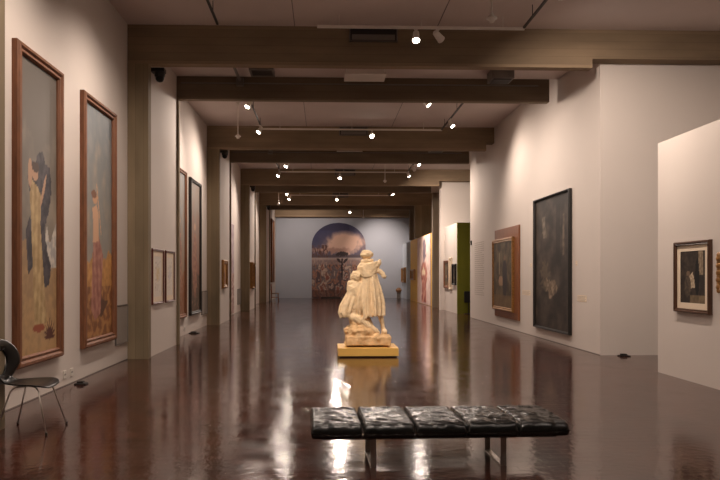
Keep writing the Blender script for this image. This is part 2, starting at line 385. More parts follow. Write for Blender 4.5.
def pic_dark_tall(u, v):
    n1 = nz(u * 2, v * 3, 2.2, 12); n2 = nz(u, v * 2, 14, 5)
    c = mix((40, 34, 30), (74, 64, 56), 0.4 + n1 + n2 * 0.3)
    if ell(u, v, 0.26, 0.84, 0.05, 0.03) < 1 or inside(u, v, [(0.22, 0.82), (0.3, 0.82), (0.36, 0.7), (0.24, 0.7)]): c = mix((84, 76, 66), (124, 112, 98), 0.5 + n2)
    if 0.8 < u < 0.86 and 0.55 < v < 0.85: c = mix((70, 60, 52), (108, 94, 80), 0.5 + n2 * 1.5)
    if ell(u + n2 * 0.1, v + n1 * 0.05, 0.5, 0.32, 0.2, 0.07) < 1: c = mix((84, 70, 58), (140, 122, 102), 0.5 + n2 * 1.5)
    if ell(u + n2 * 0.15, v, 0.3, 0.4, 0.12, 0.12) < 1: c = mix(c, (98, 84, 68), 0.7)
    if 0.62 < u < 0.75 and v > 0.5: c = mix(c, (30, 24, 22), 0.6)
    return c
def pic_interior(u, v):
    n1 = nz(u * 2, v * 2, 3, 21); n2 = nz(u, v, 16, 5)
    c = mix((64, 52, 40), (104, 90, 68), 0.5 + n1 + n2 * 0.4)
    if 0.3 < u < 0.36 and 0.5 < v < 0.85: c = (140, 124, 96)
    if ell(u, v, 0.42, 0.4, 0.13, 0.08) < 1: c = (160, 128, 100)
    if ell(u, v, 0.62, 0.45, 0.12, 0.3) < 1: c = (52, 44, 44)
    if ell(u, v, 0.62, 0.76, 0.06, 0.04) < 1: c = (120, 92, 70)
    if v < 0.18: c = mix(c, (120, 92, 60), 0.6)
    return c
def pic_sepia(u, v):
    n1 = nz(u * 2, v * 2, 3, 31); n2 = nz(u, v, 18, 6)
    c = mix((36, 30, 26), (66, 54, 44), 0.5 + n1 * 0.6 + n2 * 0.4)
    if 0.72 < u < 0.92 and v > 0.55: c = mix((120, 102, 82), (150, 132, 108), 0.5 + n2 * 2)
    if inside(u, v, [(0.34, 0.5), (0.5, 0.6), (0.56, 0.45), (0.6, 0.3), (0.4, 0.28)]): c = mix((150, 132, 108), (196, 178, 152), 0.5 + n2 * 2)
    if ell(u, v, 0.32, 0.56, 0.07, 0.06) < 1: c = (110, 90, 72)
    if ell(u, v, 0.3, 0.32, 0.14, 0.2) < 1: c = mix((60, 50, 42), (90, 76, 62), 0.5 + n2)
    if ell(u, v, 0.68, 0.5, 0.085, 0.36) < 1: c = (22, 18, 17)
    if v < 0.16 and u > 0.4: c = mix((94, 80, 60), (120, 102, 78), 0.5 + n1)
    if ell(u, v, 0.9, 0.4, 0.1, 0.12) < 1: c = (46, 38, 32)
    return c
def pic_sketch(seed, blot):
    def f(u, v):
        n2 = nz(u * 3, v * 4, 3, seed)
        c = (216, 206, 194)
        if abs(n2) < 0.045 and 0.15 < u < 0.85 and 0.12 < v < 0.88: c = (168, 152, 138)
        if ell(u, v, 0.5, 0.55, 0.22, 0.16) < 1 + n2: c = mix(c, blot, 0.55)
        return c
    return f
def pic_banner(seed):
    def f(u, v):
        n1 = nz(u * 2, v * 4, 3, seed); n2 = nz(u * 2, v * 5, 9, seed)
        c = mix((150, 132, 140), (186, 170, 170), 0.5 + n1)
        if v < 0.45: c = mix((120, 88, 86), (196, 170, 160), 0.5 + n2 * 1.6)
        if ell(u, v, 0.5 + n1 * 0.1, 0.45, 0.24, 0.42) < 1: c = mix((96, 70, 80), (158, 122, 122), 0.5 + n2 * 1.4)
        return c
    return f
def pic_figure_white(u, v):
    n1 = nz(u * 2, v * 4, 3, 51); n2 = nz(u * 2, v * 5, 10, 52)
    c = mix((222, 198, 188), (206, 176, 168), 0.5 + n1)
    if inside(u, v, [(0.35, 0.02), (0.7, 0.02), (0.72, 0.3), (0.8, 0.45), (0.62, 0.62), (0.42, 0.62), (0.25, 0.45), (0.38, 0.3)]): c = mix((140, 74, 66), (206, 150, 132), 0.5 + n2 * 1.5)
    if ell(u + n2 * 0.08, v, 0.56, 0.78, 0.12, 0.17) < 1: c = mix((104, 92, 104), (150, 132, 136), 0.5 + n2)
    if ell(u, v, 0.5, 0.47, 0.14, 0.05) < 1: c = (224, 200, 170)
    return c
def pic_mural(u, v):          # invented crowd under a big cloud, two sheets joined across
    n1 = nz(u * 1.4, v * 1.6, 3, 61); n2 = nz(u, v, 17, 62); n3 = nz(u, v, 34, 63)
    if v > 0.53:
        c = mix((100, 92, 108), (58, 60, 92), (v - 0.55) * 2.4 - u * 0.5 + n1 * 0.3)
        cl = 1.25 - ell(u + n1 * 0.14, v + n2 * 0.03, 0.62, 0.72, 0.33, 0.15)
        c = mix(c, (212, 176, 158), clamp(cl * 2.2 + n2 * 0.3)); 
        cl2 = 1.1 - ell(u + n1 * 0.2, v + n2 * 0.03, 0.35, 0.635, 0.45, 0.05)
        c = mix(c, (172, 136, 124), clamp(cl2 * 1.6))
        if v > 0.9 and u < 0.7: c = mix(c, (60, 56, 74), 0.5)
        if v < 0.575: c = mix(c, (92, 80, 84), 0.8)
        if u < 0.3 and v < 0.7 and nz(u * 3, v, 14, 3) > 0.05: c = (96, 70, 66)
    else:
        base = [(142, 88, 76), (176, 152, 140), (92, 78, 80), (160, 116, 98), (118, 106, 108), (188, 164, 148)]
        k = int((nz(u * 1.3, v * 0.9, 4.5, 64) * 0.5 + 0.8) * 9 + (nz(u, v, 5, 9) * 0.5 + 0.8) * 4) % 6
        c = mix(base[k], (82, 62, 60), 0.2 + n3 * 0.5)
        if v > 0.44: c = mix(c, (150, 128, 124), 0.65)
        if v > 0.5: c = mix(c, (176, 160, 154), 0.5)
        if v < 0.1: c = mix(c, (92, 60, 50), 0.55)
        if ell(u, v, 0.56, 0.42, 0.02 + 0.012 * n3, 0.16) < 1: c = (58, 48, 50)
    if ell(u + n2 * 0.05, v + n3 * 0.02, 0.56, 0.585, 0.13, 0.03) < 1 and v > 0.535: c = (66, 58, 60)
    if ell(u, v, 0.5, 0.5, 0.02, 0.05, 0.9) < 1 or ell(u, v, 0.63, 0.5, 0.02, 0.06, -0.9) < 1: c = (62, 52, 54)
    if abs(v - 0.53) < 0.004: c = (188, 172, 164)
    return c

picture('tall_painting', 'tall wood-framed painting of a woman in a pale yellow gown and dark cape', XL, 8.0, 9.38, 0.45, 4.30, 'L', pic_gown, 0.13, M['wood'], 0.09, nx=70)
picture('tall_painting', 'tall wood-framed painting of a woman in a pink drape before a cloudy sky', XL, 10.2, 11.75, 0.45, 4.30, 'L', pic_pink, 0.13, M['wood'], 0.09, nx=60)
picture('tall_painting', 'tall wood-framed painting, half hidden, just past the nearest pier on the left', XL, 16.3, 17.8, 0.46, 4.22, 'L', pic_red(5, (120, 118, 116), (140, 112, 90), (130, 76, 44)), 0.1, M['wood'], 0.07, nx=40)
picture('tall_painting', 'tall black-framed painting with a reddish figure, second past the nearest left pier', XL, 18.3, 19.85, 0.46, 4.18, 'L', pic_red(9, (130, 118, 108), (138, 100, 84), (70, 60, 44)), 0.09, M['black'], 0.08, nx=40)
picture('framed_drawing', 'small mahogany-framed drawing on the nearest white pier, the nearer of the pair', -3.28, 13.03, 13.93, 0.98, 2.06, 'L', pic_sketch(3, (206, 178, 124)), 0.045, M['redbrown'], 0.035, M['print_'], 0.1, nx=24, cat='picture')
picture('framed_drawing', 'small mahogany-framed drawing on the nearest white pier, the farther of the pair', -3.28, 14.12, 14.92, 0.98, 2.06, 'L', pic_sketch(8, (186, 180, 190)), 0.045, M['redbrown'], 0.035, M['print_'], 0.1, nx=24, cat='picture')
picture('gilt_picture', 'small gold-framed picture on the second white pier from the viewer', -3.28, 21.9, 22.85, 1.12, 2.04, 'L', pic_red(14, (190, 140, 70), (180, 130, 70), (150, 100, 60)), 0.12, M['gilt'], 0.08, nx=20, cat='picture')
picture('gilt_picture', 'gold-framed picture with deep frame on the third white pier from the viewer', -3.28, 30.1, 31.0, 0.95, 2.12, 'L', pic_red(15, (120, 100, 80), (100, 80, 60), (80, 60, 40)), 0.1, M['gilt'], 0.16, nx=16, cat='picture')
picture('dark_picture', 'dark wood-framed picture beside the gold one on the third white pier', -3.28, 31.2, 31.9, 0.9, 2.0, 'L', pic_red(16, (100, 90, 80), (90, 70, 56), (70, 50, 40)), 0.08, M['wooddark'], 0.10, nx=16, cat='picture')
picture('tall_painting', 'tall narrow brown-framed painting at the far end of the left wall', -3.26, 41.6, 43.6, 1.1, 5.0, 'L', pic_red(17, (110, 84, 66), (110, 76, 56), (90, 60, 40)), 0.12, M['wood'], 0.1, nx=16)
# unframed printed banners
t = thing('hanging_banner', 'unframed purple-grey printed banner between the second and third left piers', 'banner', (XL, 26.1, 0.04), PI / 2)
canvas('print', 2.4, 3.5, 0, -0.03, pic_banner(41), M['print_'], t, 30)
t = thing('printed_wall_panel', 'pale printed panel with a red figure covering the yellow partition', 'banner', (XR, 36.1, 0.02), -PI / 2)
canvas('print', 4.7, 3.6, 0, -0.03, pic_figure_white, M['print_'], t, 36)
# right wall
t = thing('board_painting', 'dark interior painting in a gilt frame mounted on a broad orange-brown board', 'painting', (XR, 19.68, 0.3), -PI / 2)
bm = bmesh.new(); box(bm, -1.22, 1.36, -0.05, 0, 0, 2.62); link('backboard', bm, M['woodlight'], t, bevel=0.008)
o = frame_part('frame', 2.25, 2.12, 0.2, 0.11, -0.12, -0.05, M['gilt'], t); o.location.x = -0.17
o = canvas('canvas', 2.03, 1.9, 0.31, -0.085, pic_interior, M['paint'], t, 44); o.location.x = -0.17
picture('large_dark_painting', 'very large dark painting in a thin black frame on the right wall', XR, 14.47, 16.95, 0.25, 3.42, 'R', pic_dark_tall, 0.05, M['black'], 0.08, nx=60)
picture('framed_photograph', 'dark sepia picture with cream mount in a walnut frame on the near right partition', XR, 9.17, 10.12, 1.0, 2.04, 'R', pic_sepia, 0.06, M['wooddark'], 0.06, M['print_'], 0.085, nx=50, cat='picture')
# ornate gilt frame cut by the right edge
t = thing('ornate_gilt_picture', 'small picture in an ornate carved gilt frame at the right edge', 'picture', (XR, 8.62, 1.3), -PI / 2)
bm = bmesh.new()
for i in range(40):
    f_ = i / 40 * 4; s_ = int(f_); q = (f_ - s_) * 2 - 1; W2, H2 = 0.36, 0.24
    px, pz = [(q * W2, -H2), (W2, q * H2), (-q * W2, H2), (-W2, -q * H2)][s_]
    mtx = Matrix.Translation((px, -0.03, pz + 0.28)) @ Matrix.Diagonal((1, 0.6, 1, 1))
    bmesh.ops.create_icosphere(bm, subdivisions=2, radius=0.038 + 0.012 * (i % 2), matrix=mtx)
link('frame', bm, M['gilt'], t, smooth=True)
canvas('canvas', 0.66, 0.42, 0.07, -0.025, pic_red(77, (150, 140, 120), (110, 92, 60), (70, 60, 40)), M['paint'], t, 16)
picture('wood_framed_picture', 'wood-framed dark picture, left of the group on the white partition by the green wall', XR, 28.72, 29.9, 0.98, 2.18, 'R', pic_interior, 0.12, M['wood'], 0.06, nx=20, cat='picture')
picture('pale_framed_picture', 'narrow pale gilt-framed picture in the middle of the white partition group', XR, 28.08, 28.62, 0.95, 2.28, 'R', pic_red(21, (190, 170, 140), (160, 130, 100), (120, 90, 60)), 0.09, M['mount'], 0.07, nx=14, cat='picture')
picture('black_framed_picture', 'black-framed dark picture nearest the green wall on the white partition', XR, 27.2, 27.9, 1.14, 2.0, 'R', pic_dark_tall, 0.07, M['black'], 0.08, nx=16, cat='picture')
picture('gilt_picture', 'small gold-framed picture on the yellow partition', XR, 39.5, 41.2, 1.25, 1.88, 'R', pic_red(23, (150, 110, 60), (140, 100, 60), (110, 80, 50)), 0.1, M['gilt'], 0.12, nx=16, cat='picture')
picture('gilt_picture', 'gold-framed picture on the pale blue-grey partition at the far right', XR, 44.0, 45.75, 1.05, 2.05, 'R', pic_red(24, (140, 110, 70), (120, 90, 60), (100, 76, 50)), 0.12, M['gilt'], 0.14, nx=16, cat='picture')
# arched mural on the end wall
t = thing('arched_mural', 'large arched painted mural of a crowd under clouds on the end wall', 'mural', (0.99, YF, 0.0))
canvas('upper_sheet', 3.63, 5.05, 0.02, -0.05, pic_mural, M['print_'], t, 110, arch=0.70)
bm = bmesh.new(); box(bm, -0.66, 0.66, -0.03, 0.03, 0.0, 0.09); 
bm2 = bm; o = link('low_barrier', bm2, M['darkmetal'], None, bevel=0.01); o.location = (0.45, 45.35, 0.0); tag(o, 'low black floor bar in front of the arched mural', 'barrier')

# wall text, labels, sockets, panels
def wall_text(name, label, x, ya, yb, za, zb, rows, rz, m, chars=26):
    bm = bmesh.new(); wd = yb - ya; random.seed(rows * 7 + int(ya))
    for r in range(rows):
        z = (zb - za) * (1 - (r + 0.5) / rows); p = -wd / 2; h_ = (zb - za) / rows * 0.42
        end = wd / 2 - (random.random() * 0.25 * wd if r % 6 == 5 else 0)
        while p < end:
            l = wd / chars * random.uniform(1.2, 4.2); e = min(p + l, end)
            if e > p: box(bm, p, e, -0.002, 0, z - h_ / 2, z + h_ / 2)
            p += l + wd / chars * 0.7
    o = link(name, bm, m); o.location = (x, (ya + yb) / 2, za); o.rotation_euler = (0, 0, rz)
    return tag(o, label, 'wall text')
wall_text('wall_text', 'column of pale lettering on the far part of the right wall', XR, 22.5, 23.9, 0.84, 2.7, 26, -PI / 2, M['ink'])
def label_plate(x, y, z, rz, label, wd=0.42, ht=0.13):
    t = thing('caption_plate', label, 'label', (x, y, z), rz)
    bm = bmesh.new(); box(bm, -wd / 2, wd / 2, -0.006, 0, 0, ht); link('plate', bm, M['mount'], t)
    bm = bmesh.new()
    for r in range(4): box(bm, -wd / 2 + 0.02, wd / 2 - 0.03 - 0.05 * (r % 2), -0.0075, -0.006, ht - 0.03 - r * 0.026, ht - 0.02 - r * 0.026)
    link('lettering', bm, M['ink'], t); return t
label_plate(XR, 17.75, 1.02, -PI / 2, 'pale caption plate between the two big right-wall paintings', 0.7)
label_plate(XR, 13.9, 1.0, -PI / 2, 'pale caption plate to the right of the very large dark painting', 0.5)
label_plate(XR, 17.35, 1.75, -PI / 2, 'tiny caption plate above the other, beside the large dark painting', 0.12, 0.1)
label_plate(XR, 14.2, 1.75, -PI / 2, 'tiny caption plate high beside the right edge of the large dark painting', 0.1, 0.1)
bm = bmesh.new(); box(bm, -0.05, 0.05, -0.04, 0, 0, 0.16); o = link('wall_sensor', bm, M['darkmetal'], None, bevel=0.01)
o.location = (XR, 24.4, 2.63); o.rotation_euler = (0, 0, -PI / 2); tag(o, 'small dark wall sensor at the far end of the right wall', 'sensor')
def access_panel(y0, y1, z0, z1, label):
    t = thing('access_panel', label, 'panel', (XL, (y0 + y1) / 2, z0), PI / 2, None)
    w_ = y1 - y0; h_ = z1 - z0
    bm = bmesh.new(); box(bm, -w_ / 2, w_ / 2, -0.02, 0, 0, h_); link('door', bm, M['panel'], t, bevel=0.004)
    frame_part('frame', w_ + 0.04, h_ + 0.04, -0.02, 0.03, -0.03, 0, M['grey'], t)
access_panel(11.9, 12.58, 0.34, 1.0, 'grey metal access panel low on the wall beside the nearest left pier')
access_panel(20.2, 21.1, 0.38, 1.05, 'grey metal access panel low on the wall before the second left pier')
access_panel(28.6, 29.6, 0.32, 0.94, 'grey metal access panel low on the wall before the third left pier')
def socket(y, z, label):
    t = thing('wall_socket', label, 'socket', (XL, y, z), PI / 2)
    bm = bmesh.new(); box(bm, -0.055, 0.055, -0.012, 0, -0.055, 0.055); link('plate', bm, M['plastic'], t, bevel=0.004)
    for k in (-1, 1):
        bm = bmesh.new(); box(bm, k * 0.018 - 0.006, k * 0.018 + 0.006, -0.014, -0.010, -0.012, 0.012); link('slot', bm, M['darkmetal'], t)
socket(9.6, 0.16, 'white wall socket low under the nearest two paintings, the nearer one')
socket(9.86, 0.16, 'white wall socket low under the nearest two paintings, the farther one')
socket(17.75, 0.17, 'white wall socket low past the nearest left pier')
def floor_box(x, y, label, s=1.0):
    t = thing('floor_box', label, 'floor box', (x, y, 0))
    bm = bmesh.new(); box(bm, -0.11 * s, 0.11 * s, -0.08 * s, 0.08 * s, 0, 0.02); link('base', bm, M['darkmetal'], t, bevel=0.005)
    bm = bmesh.new(); box(bm, -0.07 * s, 0.05 * s, -0.05 * s, 0.05 * s, 0.02, 0.05); link('lid', bm, M['darkmetal'], t, bevel=0.008)
floor_box(-3.44, 9.75, 'small dark floor box beneath the nearest wall sockets', 0.75)
floor_box(-3.45, 18.2, 'small dark floor box past the nearest left pier', 1.2)
floor_box(5.72, 12.8, 'small dark floor box at the foot of the recessed right wall', 0.9)

# ------------------------------------------------------------------ ceiling fittings
def track(label, pts, m, r=0.022):
    bm = bmesh.new()
    for a, b in zip(pts[:-1], pts[1:]):
        box(bm, min(a[0], b[0]) - r, max(a[0], b[0]) + r, min(a[1], b[1]) - r, max(a[1], b[1]) + r, a[2] - r, a[2] + r)
    t = thing('lighting_track', label, 'lighting track', (0, 0, 0))
    link('rail', bm, m, t)
    for a, b in zip(pts[:-1], pts[1:]):
        for q in (0.1, 0.5, 0.9):
            x, y = a[0] + (b[0] - a[0]) * q, a[1] + (b[1] - a[1]) * q
            bm = bmesh.new(); box(bm, x - 0.006, x + 0.006, y - 0.006, y + 0.006, a[2] + r, ZC); link('hanger', bm, m, t)
ORD = ['nearest', 'second', 'third', 'fourth', 'fifth']
for k in range(1, 6):
    yb = PY[k] - 0.6; ya = PY[k] - 8.5 + 3.1
    if k == 1: continue
    nm = ORD[k - 2]
    if k > 2: track('white cross rail hung before the %s big concrete beam' % nm, [(-1.87, yb, 5.95), (3.56, yb, 5.95)], M['white'])
    track('dark left-hand ceiling track in the %s bay' % nm, [(-1.87, ya, 5.96), (-1.87, yb - 0.06, 5.96)], M['darkmetal'], 0.018)
    track('dark right-hand ceiling track in the %s bay' % nm, [(3.56, ya, 5.96), (3.56, yb - 0.06, 5.96)], M['darkmetal'], 0.018)
track('white cross rail in the last bay before the end wall', [(-1.87, 44.6, 5.95), (3.56, 44.6, 5.95)], M['white'])

def spot_head(name, loc, target, lit, label, power, angle, blend=0.7, size=0.08, group='ceiling track spotlights'):
    loc = Vector(loc); d = (Vector(target) - loc).normalized()
    t = thing(name, label, 'spotlight', loc, 0, group)
    q = d.to_track_quat('-Z', 'Y').to_matrix().to_4x4() @ Matrix.Diagonal((1.1, 1.1, 1.1, 1))
    bm = bmesh.new(); lathe(bm, [(0.03, 0.10), (0.048, 0.08), (0.055, 0.0), (0.062, -0.08), (0.066, -0.10), (0.058, -0.10), (0.052, -0.085)], 18, q)
    link('housing', bm, M['white'], t, smooth=True)
    bm = bmesh.new(); lathe(bm, [(0.0, -0.089), (0.057, -0.092), (0.05, -0.10), (0.0, -0.106)], 18, q)
    link('lens', bm, M['lamp'] if lit else M['lampoff'], t, smooth=True)
    bm = bmesh.new(); top = (ZC if label in ('small lit spotlight far left near the end wall', 'small lit spotlight far right near the end wall', 'lit spotlight left of centre past the second dark beam', 'lit spotlight hung under the slot ceiling edge, right of centre') else 5.93) - loc.z
    tube(bm, [(0, 0, 0.05), (0, 0, max(0.08, top))], 0.011, 8); box(bm, -0.03, 0.03, -0.05, 0.05, max(0.06, top - 0.03), max(0.09, top))
    link('bracket', bm, M['white'], t)
    if lit and power:
        ld = bpy.data.lights.new(name, 'SPOT'); ld.energy = power * LAMP; ld.color = WARM
        ld.spot_size = math.radians(angle); ld.spot_blend = blend; ld.shadow_soft_size = size
        lo = bpy.data.objects.new('beam_light', ld); C.objects.link(lo); lo.parent = t
        lo.location = d * 0.15; lo.rotation_euler = d.to_track_quat('-Z', 'Y').to_euler()
    return t
H = [
 ((1.63, 12.0, 5.78), (1.2, 9.0, 0.0), 1, 'lit white spotlight in front of the nearest big concrete beam', 40, 60),
 ((2.02, 12.0, 5.79), (4.0, 14.0, 4.5), 0, 'unlit white spotlight beside the lit one on the nearest big beam', 0, 0),
 ((-1.87, 17.03, 5.82), (-3.62, 15.4, 2.2), 1, 'lit spotlight high on the left just past the first dark beam', 260, 120),
 ((-1.87, 19.95, 5.80), (-3.62, 18.2, 2.4), 1, 'lit spotlight at the left end of the second cross rail', 260, 120),
 ((3.56, 18.97, 5.80), (5.33, 17.2, 2.0), 1, 'lit spotlight on the right-hand track before the second big beam', 240, 120),
 ((2.41, 16.0, 5.64), (5.33, 15.0, 1.8), 1, 'lit spotlight hung under the slot ceiling edge, right of centre', 260, 110),
 ((1.45, 20.5, 5.78), (0.95, 13.2, 1.2), 1, 'brightest spotlight, glaring straight at the viewer in the middle', 220, 80),
 ((-1.87, 28.3, 5.74), (-3.62, 26.4, 2.0), 1, 'lit spotlight at the left end of the third cross rail', 240, 120),
 ((-1.40, 26.0, 5.76), (-3.62, 24.0, 2.2), 1, 'lit spotlight left of centre past the second dark beam', 200, 120),
 ((0.68, 28.95, 5.74), (0.68, 24.0, 0.0), 1, 'bright central spotlight on the third cross rail', 210, 110),
 ((3.56, 25.67, 5.80), (5.33, 23.5, 2.0), 1, 'lit spotlight on the right track past the second dark beam', 330, 120),
 ((3.56, 28.6, 5.80), (5.33, 28.0, 1.6), 1, 'lit spotlight at the right end of the third cross rail', 420, 120),
 ((3.56, 27.0, 5.80), (6.1, 30.0, 2.6), 1, 'middle spotlight on the right track in the third bay, aimed at the cross wall', 330, 120),
 ((-1.87, 33.6, 5.78), (-3.62, 31.8, 2.2), 1, 'nearest of three lit spotlights in a row on the far left track', 180, 120),
 ((-1.87, 35.1, 5.78), (-3.62, 33.2, 2.0), 1, 'middle of three lit spotlights in a row on the far left track', 180, 120),
 ((-1.87, 37.2, 5.76), (-3.62, 35.2, 2.0), 1, 'farthest of three lit spotlights in a row on the far left track', 200, 120),
 ((0.71, 37.45, 5.76), (0.7, 33.0, 0.0), 1, 'bright central spotlight on the fourth cross rail', 230, 110),
 ((3.50, 34.9, 5.78), (5.33, 34.0, 1.8), 1, 'lit spotlight far along the right-hand track', 900, 120),
 ((1.70, 44.5, 5.72), (1.4, 40.0, 0.0), 1, 'bright spotlight close to the end wall above the arched mural', 150, 110),
 ((-1.74, 41.6, 5.76), (-1.0, 45.9, 2.6), 1, 'small lit spotlight far left near the end wall', 260, 110),
 ((3.40, 42.2, 5.78), (3.9, 45.9, 2.9), 1, 'small lit spotlight far right near the end wall', 520, 75),
 # above the picture's top edge: unseen spotlights assumed to match the hall's brightness
 ((-1.87, 7.7, 5.80), (-3.2, 7.9, 1.0), 1, 'lit spotlight on the near left track aimed at the yellow gown painting', 200, 110),
 ((-1.87, 10.15, 5.80), (-3.3, 10.8, 1.0), 1, 'lit spotlight on the near left track aimed at the pink drape painting', 190, 110),
 ((3.56, 8.2, 5.80), (5.33, 9.6, 1.6), 1, 'lit spotlight on the near right track aimed at the sepia picture', 200, 120),
 ((3.56, 10.1, 5.80), (6.1, 13.15, 1.6), 1, 'lit spotlight on the near right track aimed at the recessed wall', 320, 110),
 ((-1.87, 9.5, 5.80), (0.85, 13.1, 1.1), 1, 'lit spotlight on the near left track aimed at the marble sculpture', 560, 30),
 ((3.56, 9.2, 5.80), (0.85, 13.1, 1.1), 1, 'lit spotlight on the near right track aimed at the marble sculpture', 170, 30),
 ((0.16, 6.6, 5.80), (0.5, 8.0, 0.0), 1, 'assumed unseen spotlight over the bench washing the floor', 160, 120),
 ((2.60, 6.6, 5.80), (3.2, 12.0, 3.0), 1, 'assumed unseen spotlight over the bench aimed along the right side', 160, 120),
 ((-1.87, 1.6, 5.80), (-3.62, 2.6, 2.4), 1, 'added unseen fill spotlight behind the viewer on the left, farther from the back wall', 240, 120),  # from here on: unseen fill, added to brighten beams, bench and walls
 ((3.56, 1.6, 5.80), (5.33, 2.6, 2.4), 1, 'added unseen fill spotlight behind the viewer on the right, farther from the back wall', 120, 120),
 ((0.80, 1.6, 5.80), (0.8, 6.0, 0.0), 1, 'added unseen fill spotlight over the viewer in the middle', 200, 120),
]
for i, h_ in enumerate(H): spot_head('track_spotlight', h_[0], h_[1], h_[2], h_[3], h_[4], h_[5] if h_[5] < 100 else ((118 if h_[0][1] > 25 else 138) if abs(h_[1][0]) > 3 else 140), 1.0)
track('white cross rail over the viewer bay', [(-1.87, 6.6, 5.95), (3.56, 6.6, 5.95)], M['white'])
track('white cross rail over the viewer', [(-1.87, 1.6, 5.95), (3.56, 1.6, 5.95)], M['white'])
track('white rail carrying the two spotlights at the nearest big beam', [(-0.1, 12.05, 5.95), (3.56, 12.05, 5.95)], M['white'])

# pendant sensors on long rods
def pendant(x, y, z, label):
    t = thing('ceiling_pendant', label, 'pendant', (x, y, z), 0, 'bell-ended ceiling pendants')
    bm = bmesh.new(); tube(bm, [(0, 0, 0.05), (0, 0, ZC - z)], 0.014, 8); link('rod', bm, M['white'], t)
    bm = bmesh.new(); lathe(bm, [(0.012, 0.11), (0.035, 0.08), (0.075, 0.045), (0.078, 0.03), (0.05, 0.02), (0.03, -0.02), (0.0, -0.025)], 20); link('bell', bm, M['white'], t, smooth=True)
    bm = bmesh.new(); lathe(bm, [(0.05, ZC - z - 0.03), (0.05, ZC - z)], 16); link('ceiling_rose', bm, M['white'], t, smooth=True)
pendant(2.41, 9.7, 5.20, 'white bell-ended rod pendant nearest, at the top of the view')
pendant(-2.3, 18.27, 5.22, 'white bell-ended rod pendant on the left past the first dark beam')
pendant(2.4, 26.7, 5.21, 'white bell-ended rod pendant right of centre past the second dark beam')
pendant(-2.3, 34.6, 5.12, 'white bell-ended rod pendant far left before the fourth big beam')
pendant(2.45, 42.3, 5.10, 'white bell-ended rod pendant near the end wall')
# recess grilles on the big beams; ducts in the slots
for k in range(2, 6):
    y = PY[k]; nm = ORD[k - 2]
    t = thing('beam_grille', 'dark recessed grille on the face of the %s big concrete beam' % nm, 'air grille', (0.92, y, 5.89), 0, 'grilles on the beams')
    bm = bmesh.new(); box(bm, -0.44, 0.44, -0.03, 0, 0, 0.25); link('backing', bm, M['darkmetal'], t)
    frame_part('frame', 0.9, 0.26, 0, 0.022, -0.045, 0, M['grey'], t)
    bm = bmesh.new(); box(bm, -0.40, 0.40, -0.036, -0.03, 0.03, 0.13); link('flap', bm, M['grey'], t)
    t = thing('air_duct', 'pale duct box under the slot ceiling behind the %s big beam' % nm, 'duct', (0.87, y + 2.0, 5.80), 0, 'pale duct boxes in the slots')
    bm = bmesh.new(); box(bm, -0.40, 0.42, -0.25, 0.25, 0.03, 0.18); link('box', bm, M['white'], t, bevel=0.008)
    bm = bmesh.new(); box(bm, -0.43, 0.45, -0.28, 0.28, 0, 0.03); link('rim', bm, M['white'], t)
    t = thing('air_vent', 'dark-mouthed vent box on the right of the slot behind the %s big beam' % nm, 'vent', (3.83, y + 2.0, 5.74), 0, 'dark-mouthed vents in the slots')
    bm = bmesh.new(); box(bm, -0.24, 0.24, -0.24, 0.24, 0.02, 0.24); link('box', bm, M['grey'], t, bevel=0.008)
    bm = bmesh.new(); box(bm, -0.19, 0.19, -0.19, 0.19, 0, 0.02); link('mouth', bm, M['darkmetal'], t)
    t = thing('ceiling_vent', 'small framed vent on the left of the slot behind the %s big beam' % nm, 'vent', (-1.33, y + 2.0, 5.88), 0, 'small framed vents in the slots')
    frame = bmesh.new()
    for (a, b, c_, d_) in ((-0.26, 0.26, -0.26, -0.22), (-0.26, 0.26, 0.22, 0.26), (-0.26, -0.22, -0.22, 0.22), (0.22, 0.26, -0.22, 0.22)): box(frame, a, b, c_, d_, 0, 0.1)
    link('frame', frame, M['grey'], t)
    bm = bmesh.new(); box(bm, -0.22, 0.22, -0.22, 0.22, 0.02, 0.1); link('mouth', bm, M['darkmetal'], t)
    # conduit in the slot
    t = thing('ceiling_conduit', 'thin metal conduit running through the slot behind the %s big beam' % nm, 'conduit', (-1.87, y + 0.5, 5.88), 0, 'conduits in the slots')
    bm = bmesh.new(); tube(bm, [(0, 0, 0), (0, 2.02, 0)], 0.035, 10); tube(bm, [(-1.3, 2.06, -0.06), (6.7, 2.06, -0.06)], 0.016, 8)
    box(bm, -0.08, 0.08, 2.0, 2.1, -0.12, 0.05); link('pipe', bm, M['grey'], t)
    # dome camera on the pier
    t = thing('dome_camera', 'black dome security camera at the top of the %s left pier' % nm, 'camera', (-3.13, y + 0.42, 5.29), 0, 'dome cameras on the piers')
    bm = bmesh.new(); box(bm, -0.15, 0.10, -0.09, 0.09, 0.12, 0.19); lathe(bm, [(0.10, 0.12), (0.10, 0.05), (0.085, 0.03)], 18); link('housing', bm, M['darkmetal'], t)
    bm = bmesh.new(); lathe(bm, [(0.085, 0.03), (0.08, -0.01), (0.055, -0.05), (0.02, -0.065), (0.0, -0.067)], 18); link('dome', bm, M['lacquer'], t, smooth=True)

